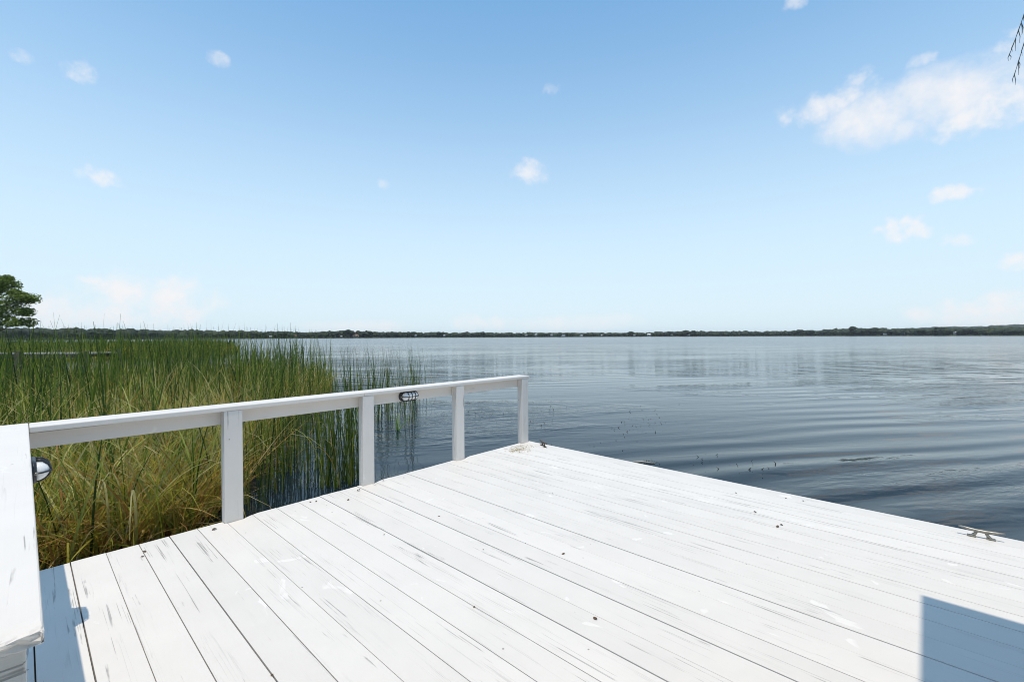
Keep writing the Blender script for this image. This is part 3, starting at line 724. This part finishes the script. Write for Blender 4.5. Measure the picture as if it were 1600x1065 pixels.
tall = [lay(4300, poly, (1.3, 2.45), (.017, .034), (0, .14), (0, .5), GREEN, 6, 21, rmin=5, rmax=40, keep=clumpy),
        lay(2000, poly, (1.8, 2.6), (.012, .022), (0, .08), (0, .25), GREEN, 6, 25, rmin=8, rmax=34, keep=lambda P, g: noise2(P, .4, 12) > .25),
        lay(2300, poly, (1.1, 2.1), (.012, .024), (.05, .45), (.9, 2.5), PALE, 8, 22, rmin=5, rmax=32, keep=lambda P, g: near(P) > 5.5),
        lay(2200, poly, (.9, 1.9), (.010, .019), (.1, .9), (.2, 1.8), BROWN, 6, 23, rmin=5, rmax=32),
        lay(800, poly, (2.1, 2.65), (.013, .024), (0, .13), (0, .3), GREEN, 6, 27, rmin=8, rmax=30, keep=lambda P, g: noise2(P, .35, 19) > -.3),
        lay(150, poly, (1.2, 2.0), (.014, .026), (0, .14), (0, .6), GREEN, 6, 24, rmin=4, rmax=8, keep=lambda P, g: noise2(P, 1.5, 14) > .1),
        lay(70, poly, (1.1, 1.7), (.012, .02), (.1, .4), (1.2, 2.3), PALE, 9, 26, rmin=4, rmax=8)]
tag(join_arrays('reed_bed', tall, M['reed']), 'tall green reeds growing through the sedge', 'reeds', kind='stuff')
# reeds of the far bank, a dense stand ending in a point
pf = [(-300, 566), (60, 563), (200, 560), (300, 558), (345, 555), (368, 551), (374, 549), (345, 546), (300, 543), (200, 541), (-300, 540)]
polyf = np.array([onz(x, y, WATER_Z)[:2] for x, y in pf])
thin = lambda P, g: noise2(P, .5, 41) + noise2(P, .15, 42) + g.normal(size=len(P))*.5 > -.35
fr = [lay(10000, polyf, (1.4, 2.25), (.03, .05), (0, .2), (0, .7), GREEN, 4, 31, rmin=30, rmax=110, keep=thin),
      lay(10000, polyf, (.9, 1.9), (.03, .045), (.1, .5), (.2, 1.2), OLIVE, 4, 32, rmin=30, rmax=110),
      lay(2600, polyf, (.8, 1.8), (.025, .04), (.1, .5), (.2, 1.0), BROWN, 4, 33, rmin=30, rmax=110),
      lay(500, polyf, (2.3, 3.0), (.03, .045), (0, .12), (0, .2), GREEN, 4, 34, rmin=30, rmax=110)]
tag(join_arrays('far_reed_stand', fr, M['reed']), 'dense green stand of reeds reaching out into the lake', 'reeds', kind='stuff')

# clumps of bulrush standing singly in the open water
def clump(x, y, n, rad, hmin, hmax, idx, arcs=1):
    c = onz(x, y, WATER_Z); gg = np.random.default_rng(500+idx)
    th = gg.uniform(0, 6.283, n); rr = rad*np.sqrt(gg.random(n)); P = np.stack([np.cos(th)*rr, np.sin(th)*rr], 1)
    P[:, 1] = np.maximum(P[:, 1], 4.45-c.y)
    L_ = [ribbons(P, gg.uniform(hmin, hmax, n), gg.uniform(.010, .019, n), gg.uniform(0, .15, n), gg.uniform(0, .25, n)*gg.choice([.3, 1, 1.6], n), gg.uniform(0, 6.283, n), gg.uniform(0, 3.14, n), pick(n, GREEN, gg), 7, .2, z0=-.05)]
    m_ = max(1, n//6)
    kk = np.where(gg.random(m_) < .7, gg.uniform(.35, .75, m_), 2.0)
    P2 = P[gg.integers(0, n, m_)]
    L_.append(ribbons(P2, gg.uniform(hmin, hmax, m_), gg.uniform(.008, .013, m_), gg.uniform(0, .2, m_), gg.uniform(0, .5, m_), gg.uniform(0, 6.283, m_), gg.uniform(0, 3.14, m_), pick(m_, GREEN+BROWN, gg), 8, .25, z0=-.05, kink=kk))
    if arcs:
        P3 = P[gg.integers(0, n, arcs)]
        L_.append(ribbons(P3, gg.uniform(1.0, 1.7, arcs), gg.uniform(.010, .015, arcs), gg.uniform(.05, .3, arcs), gg.uniform(1.2, 2.2, arcs), gg.uniform(0, 6.283, arcs), gg.uniform(0, 3.14, arcs), pick(arcs, PALE+BROWN, gg), 9, .15, z0=-.05))
    L_ = [(np.where(np.arange(3) == 2, np.maximum(V, -.06), V), F, C) for V, F, C in L_]
    o = join_arrays('bulrush_clump', L_, M['reed']); o.location = (c.x, c.y, WATER_Z)
    if x < 420 and y < 610: lb = 'loose bulrushes at the far edge of the sedge mat'
    elif x < 475: lb = 'bulrush clump standing in the water against the edge of the sedge mat'
    elif y > 700: lb = 'dense dark green bulrush clump rising from open water close to the dock'
    elif x > 600 and y > 650: lb = 'few thin bulrush stems with long wavy reflections'
    elif x > 570: lb = 'sparse thin bulrush clump standing farthest out in open water'
    else: lb = 'thin bulrush clump in open water beyond the dense clumps near the dock'
    tag(o, lb, 'bulrush', 'bulrush clumps in open water')
cl = [(395,790,14,.22),(415,770,16,.25),(430,745,16,.25),(405,735,14,.3),(450,735,16,.25),(440,700,14,.35),(470,715,14,.3),(490,760,12,.2),(500,735,16,.25),(515,760,18,.2),(535,755,26,.22),(548,745,26,.25),(553,715,16,.3),(505,690,14,.4),(535,670,16,.5),(470,668,16,.5),
      (575,660,10,.4),(608,655,14,.35),(612,640,12,.4),(640,632,12,.4),(655,622,10,.4),(585,628,14,.6),(560,622,14,.6),(540,632,14,.6),(600,612,12,.6),(625,608,10,.6),(520,620,14,.7),(662,610,7,.5),(500,640,14,.6),
      (640,664,5,.15),(400,600,12,1.2),(430,592,12,1.4),(375,585,12,1.5),(460,612,12,.9),(350,575,14,1.6)]
for i, (x, y, n, rd) in enumerate(cl):
    dd = (onz(x, y, WATER_Z)).length
    hm = 1.72 if x > 570 else 1.78
    clump(x, y, int(n*(1.25 if x < 560 else 1.8)), rd, hm*.6, hm*1.18, i, 2 if i % 2 else 3)
# one pale young shoot in the water
c = onz(621, 672, WATER_Z); gg = np.random.default_rng(77)
V, F, C = ribbons(np.zeros((9, 2)), gg.uniform(.3, .7, 9), gg.uniform(.018, .03, 9), gg.uniform(.1, .7, 9), gg.uniform(.2, 1.0, 9), gg.uniform(0, 6.28, 9), gg.uniform(0, 3.1, 9), pick(9, [(.22, .34, .08), (.30, .40, .14)], gg), 6, .1, z0=-.05)
o = arr_obj('water_plant', V, F, C, M['reed']); o.location = (c.x, c.y, WATER_Z); tag(o, 'pale green young shoot with spreading leaves among the bulrushes', 'plant')
# flecks of weed breaking the surface
gg = np.random.default_rng(99); L_ = []
for (x, y, sx, sy, n) in ((1010, 655, 50, 14, 130), (985, 672, 40, 10, 60), (860, 635, 35, 14, 110), (840, 662, 30, 8, 50), (1110, 728, 70, 12, 60), (1180, 735, 50, 10, 25), (770, 648, 40, 10, 50), (930, 690, 60, 10, 40), (1015, 722, 18, 3, 60)):
    n = int(n*.7); P = np.array([onz(x+gg.normal()*sx*.6, y+gg.normal()*sy*.6, WATER_Z)[:2] for _ in range(n)])
    P = P[(P[:, 0] > 5.2) | (P[:, 1] > 4.6)]; n = len(P)
    if n: L_.append(ribbons(P, gg.uniform(.03, .08, n), gg.uniform(.01, .025, n), gg.uniform(.5, 1.5, n), gg.uniform(0, .6, n), gg.uniform(0, 6.28, n), gg.uniform(0, 3.1, n), pick(n, [(.05, .045, .025), (.09, .07, .04), (.04, .05, .025)], gg), 3, .3, z0=WATER_Z-.02))
tag(join_arrays('water_weed', L_, M['reed']), 'dark flecks of weed breaking the lake surface', 'weed', kind='stuff')

# ------------------------------------------------------------------ small litter on the planks
def dry_leaf(x, y, size, idx):
    p = onz(x, y, 0); b_ = bmesh.new(); n = 8; L1, R1, Md = [], [], []
    for i in range(n+1):
        s = i/n; w = math.sin(math.pi*min(1, s*.96+.04))**.8*.36; cz = .10+.18*math.sin(s*3+idx)
        L1.append(b_.verts.new(((s-.5), w, cz+.14*w+.08))); R1.append(b_.verts.new(((s-.5), -w, cz+.18*w+.05))); Md.append(b_.verts.new((s-.5, 0, cz)))
    for i in range(n):
        b_.faces.new((L1[i], Md[i], Md[i+1], L1[i+1])); b_.faces.new((Md[i], R1[i], R1[i+1], Md[i+1]))
    for v in b_.verts: v.co *= size
    mz = min(v.co.z for v in b_.verts)
    for v in b_.verts: v.co.z -= mz
    o = bm_obj('dry_leaf', b_, M['leafdry'], None, True, loc=(p.x, p.y, .0005)); o.rotation_euler = (0, 0, idx*1.7)
    md = o.modifiers.new('solid', 'SOLIDIFY'); md.thickness = .0015
    tag(o, 'small dry brown leaf lying on the white planks', 'leaf', 'dry leaves scattered on the dock')
for i, (x, y, s) in enumerate([(335, 827, .045), (560, 766, .05), (544, 781, .03), (485, 784, .025), (494, 783, .025), (226, 862, .03), (223, 869, .028), (599, 751, .025), (631, 746, .02), (880, 865, .03), (930, 966, .035), (1215, 823, .035), (1221, 820, .03), (741, 948, .018), (1180, 800, .03), (1255, 782, .025), (686, 806, .022), (755, 858, .014), (600, 835, .014), (425, 1054, .02), (863, 770, .014), (1150, 770, .02), (1228, 778, .02)]):
    dry_leaf(x, y, s*.75, i)
gg = random.Random(4); b_ = bmesh.new()
for i in range(150):
    p = onz(806+gg.gauss(0, 9), 702+gg.gauss(0, 2.2), .004); a = gg.random()*6.28; l = gg.uniform(.008, .03)
    if p.y > 4.27: continue
    dv = Vector((math.cos(a), math.sin(a), gg.uniform(-.1, .3)))*l; tube(b_, [p-dv*.5, p+dv*.5], .0016, 4)
for i in range(60):
    p = onz(818+gg.gauss(0, 8), 697+gg.gauss(0, 1.6), .004); a = gg.random()*6.28; l = gg.uniform(.008, .03)
    if p.y > 4.27: continue
    dv = Vector((math.cos(a), math.sin(a), gg.uniform(-.1, .3)))*l; tube(b_, [p-dv*.5, p+dv*.5], .0016, 4)
tag(bm_obj('straw_litter', b_, M['straw']), 'yellowish straw litter at the foot of the end post', 'litter', kind='stuff')
b_ = bmesh.new(); p0, p1 = onz(990, 722.5, WATER_Z), onz(1024, 724.5, WATER_Z)
tube(b_, [Vector((0, 0, .01)), (p1-p0)*.5+Vector((0, .05, .02)), (p1-p0)+Vector((0, 0, .01))], [.02, .016, .008], 6)
o = bm_obj('floating_stick', b_, M['greywood'], None, True, loc=(p0.x, p0.y, WATER_Z)); tag(o, 'pale stick floating on the lake near the dock edge', 'stick')

# ------------------------------------------------------------------ the summer haze over the lake
hb = bm_obj('haze', box_bm(-6100, 6100, -6100, 6100, -2.9, 46), None)
hm_ = bpy.data.materials.new('haze_air'); hm_.use_nodes = True; ht = hm_.node_tree; ht.nodes.clear()
ho = N(ht, 'ShaderNodeOutputMaterial'); hv = N(ht, 'ShaderNodeVolumePrincipled'); hv.inputs['Color'].default_value = (.86, .91, .97, 1)
hv.inputs['Density'].default_value = .00008; hv.inputs['Anisotropy'].default_value = .2
ht.links.new(hv.outputs[0], ho.inputs['Volume']); hb.data.materials.append(hm_)
tag(hb, 'thin summer haze over the whole lake', 'haze', kind='stuff')
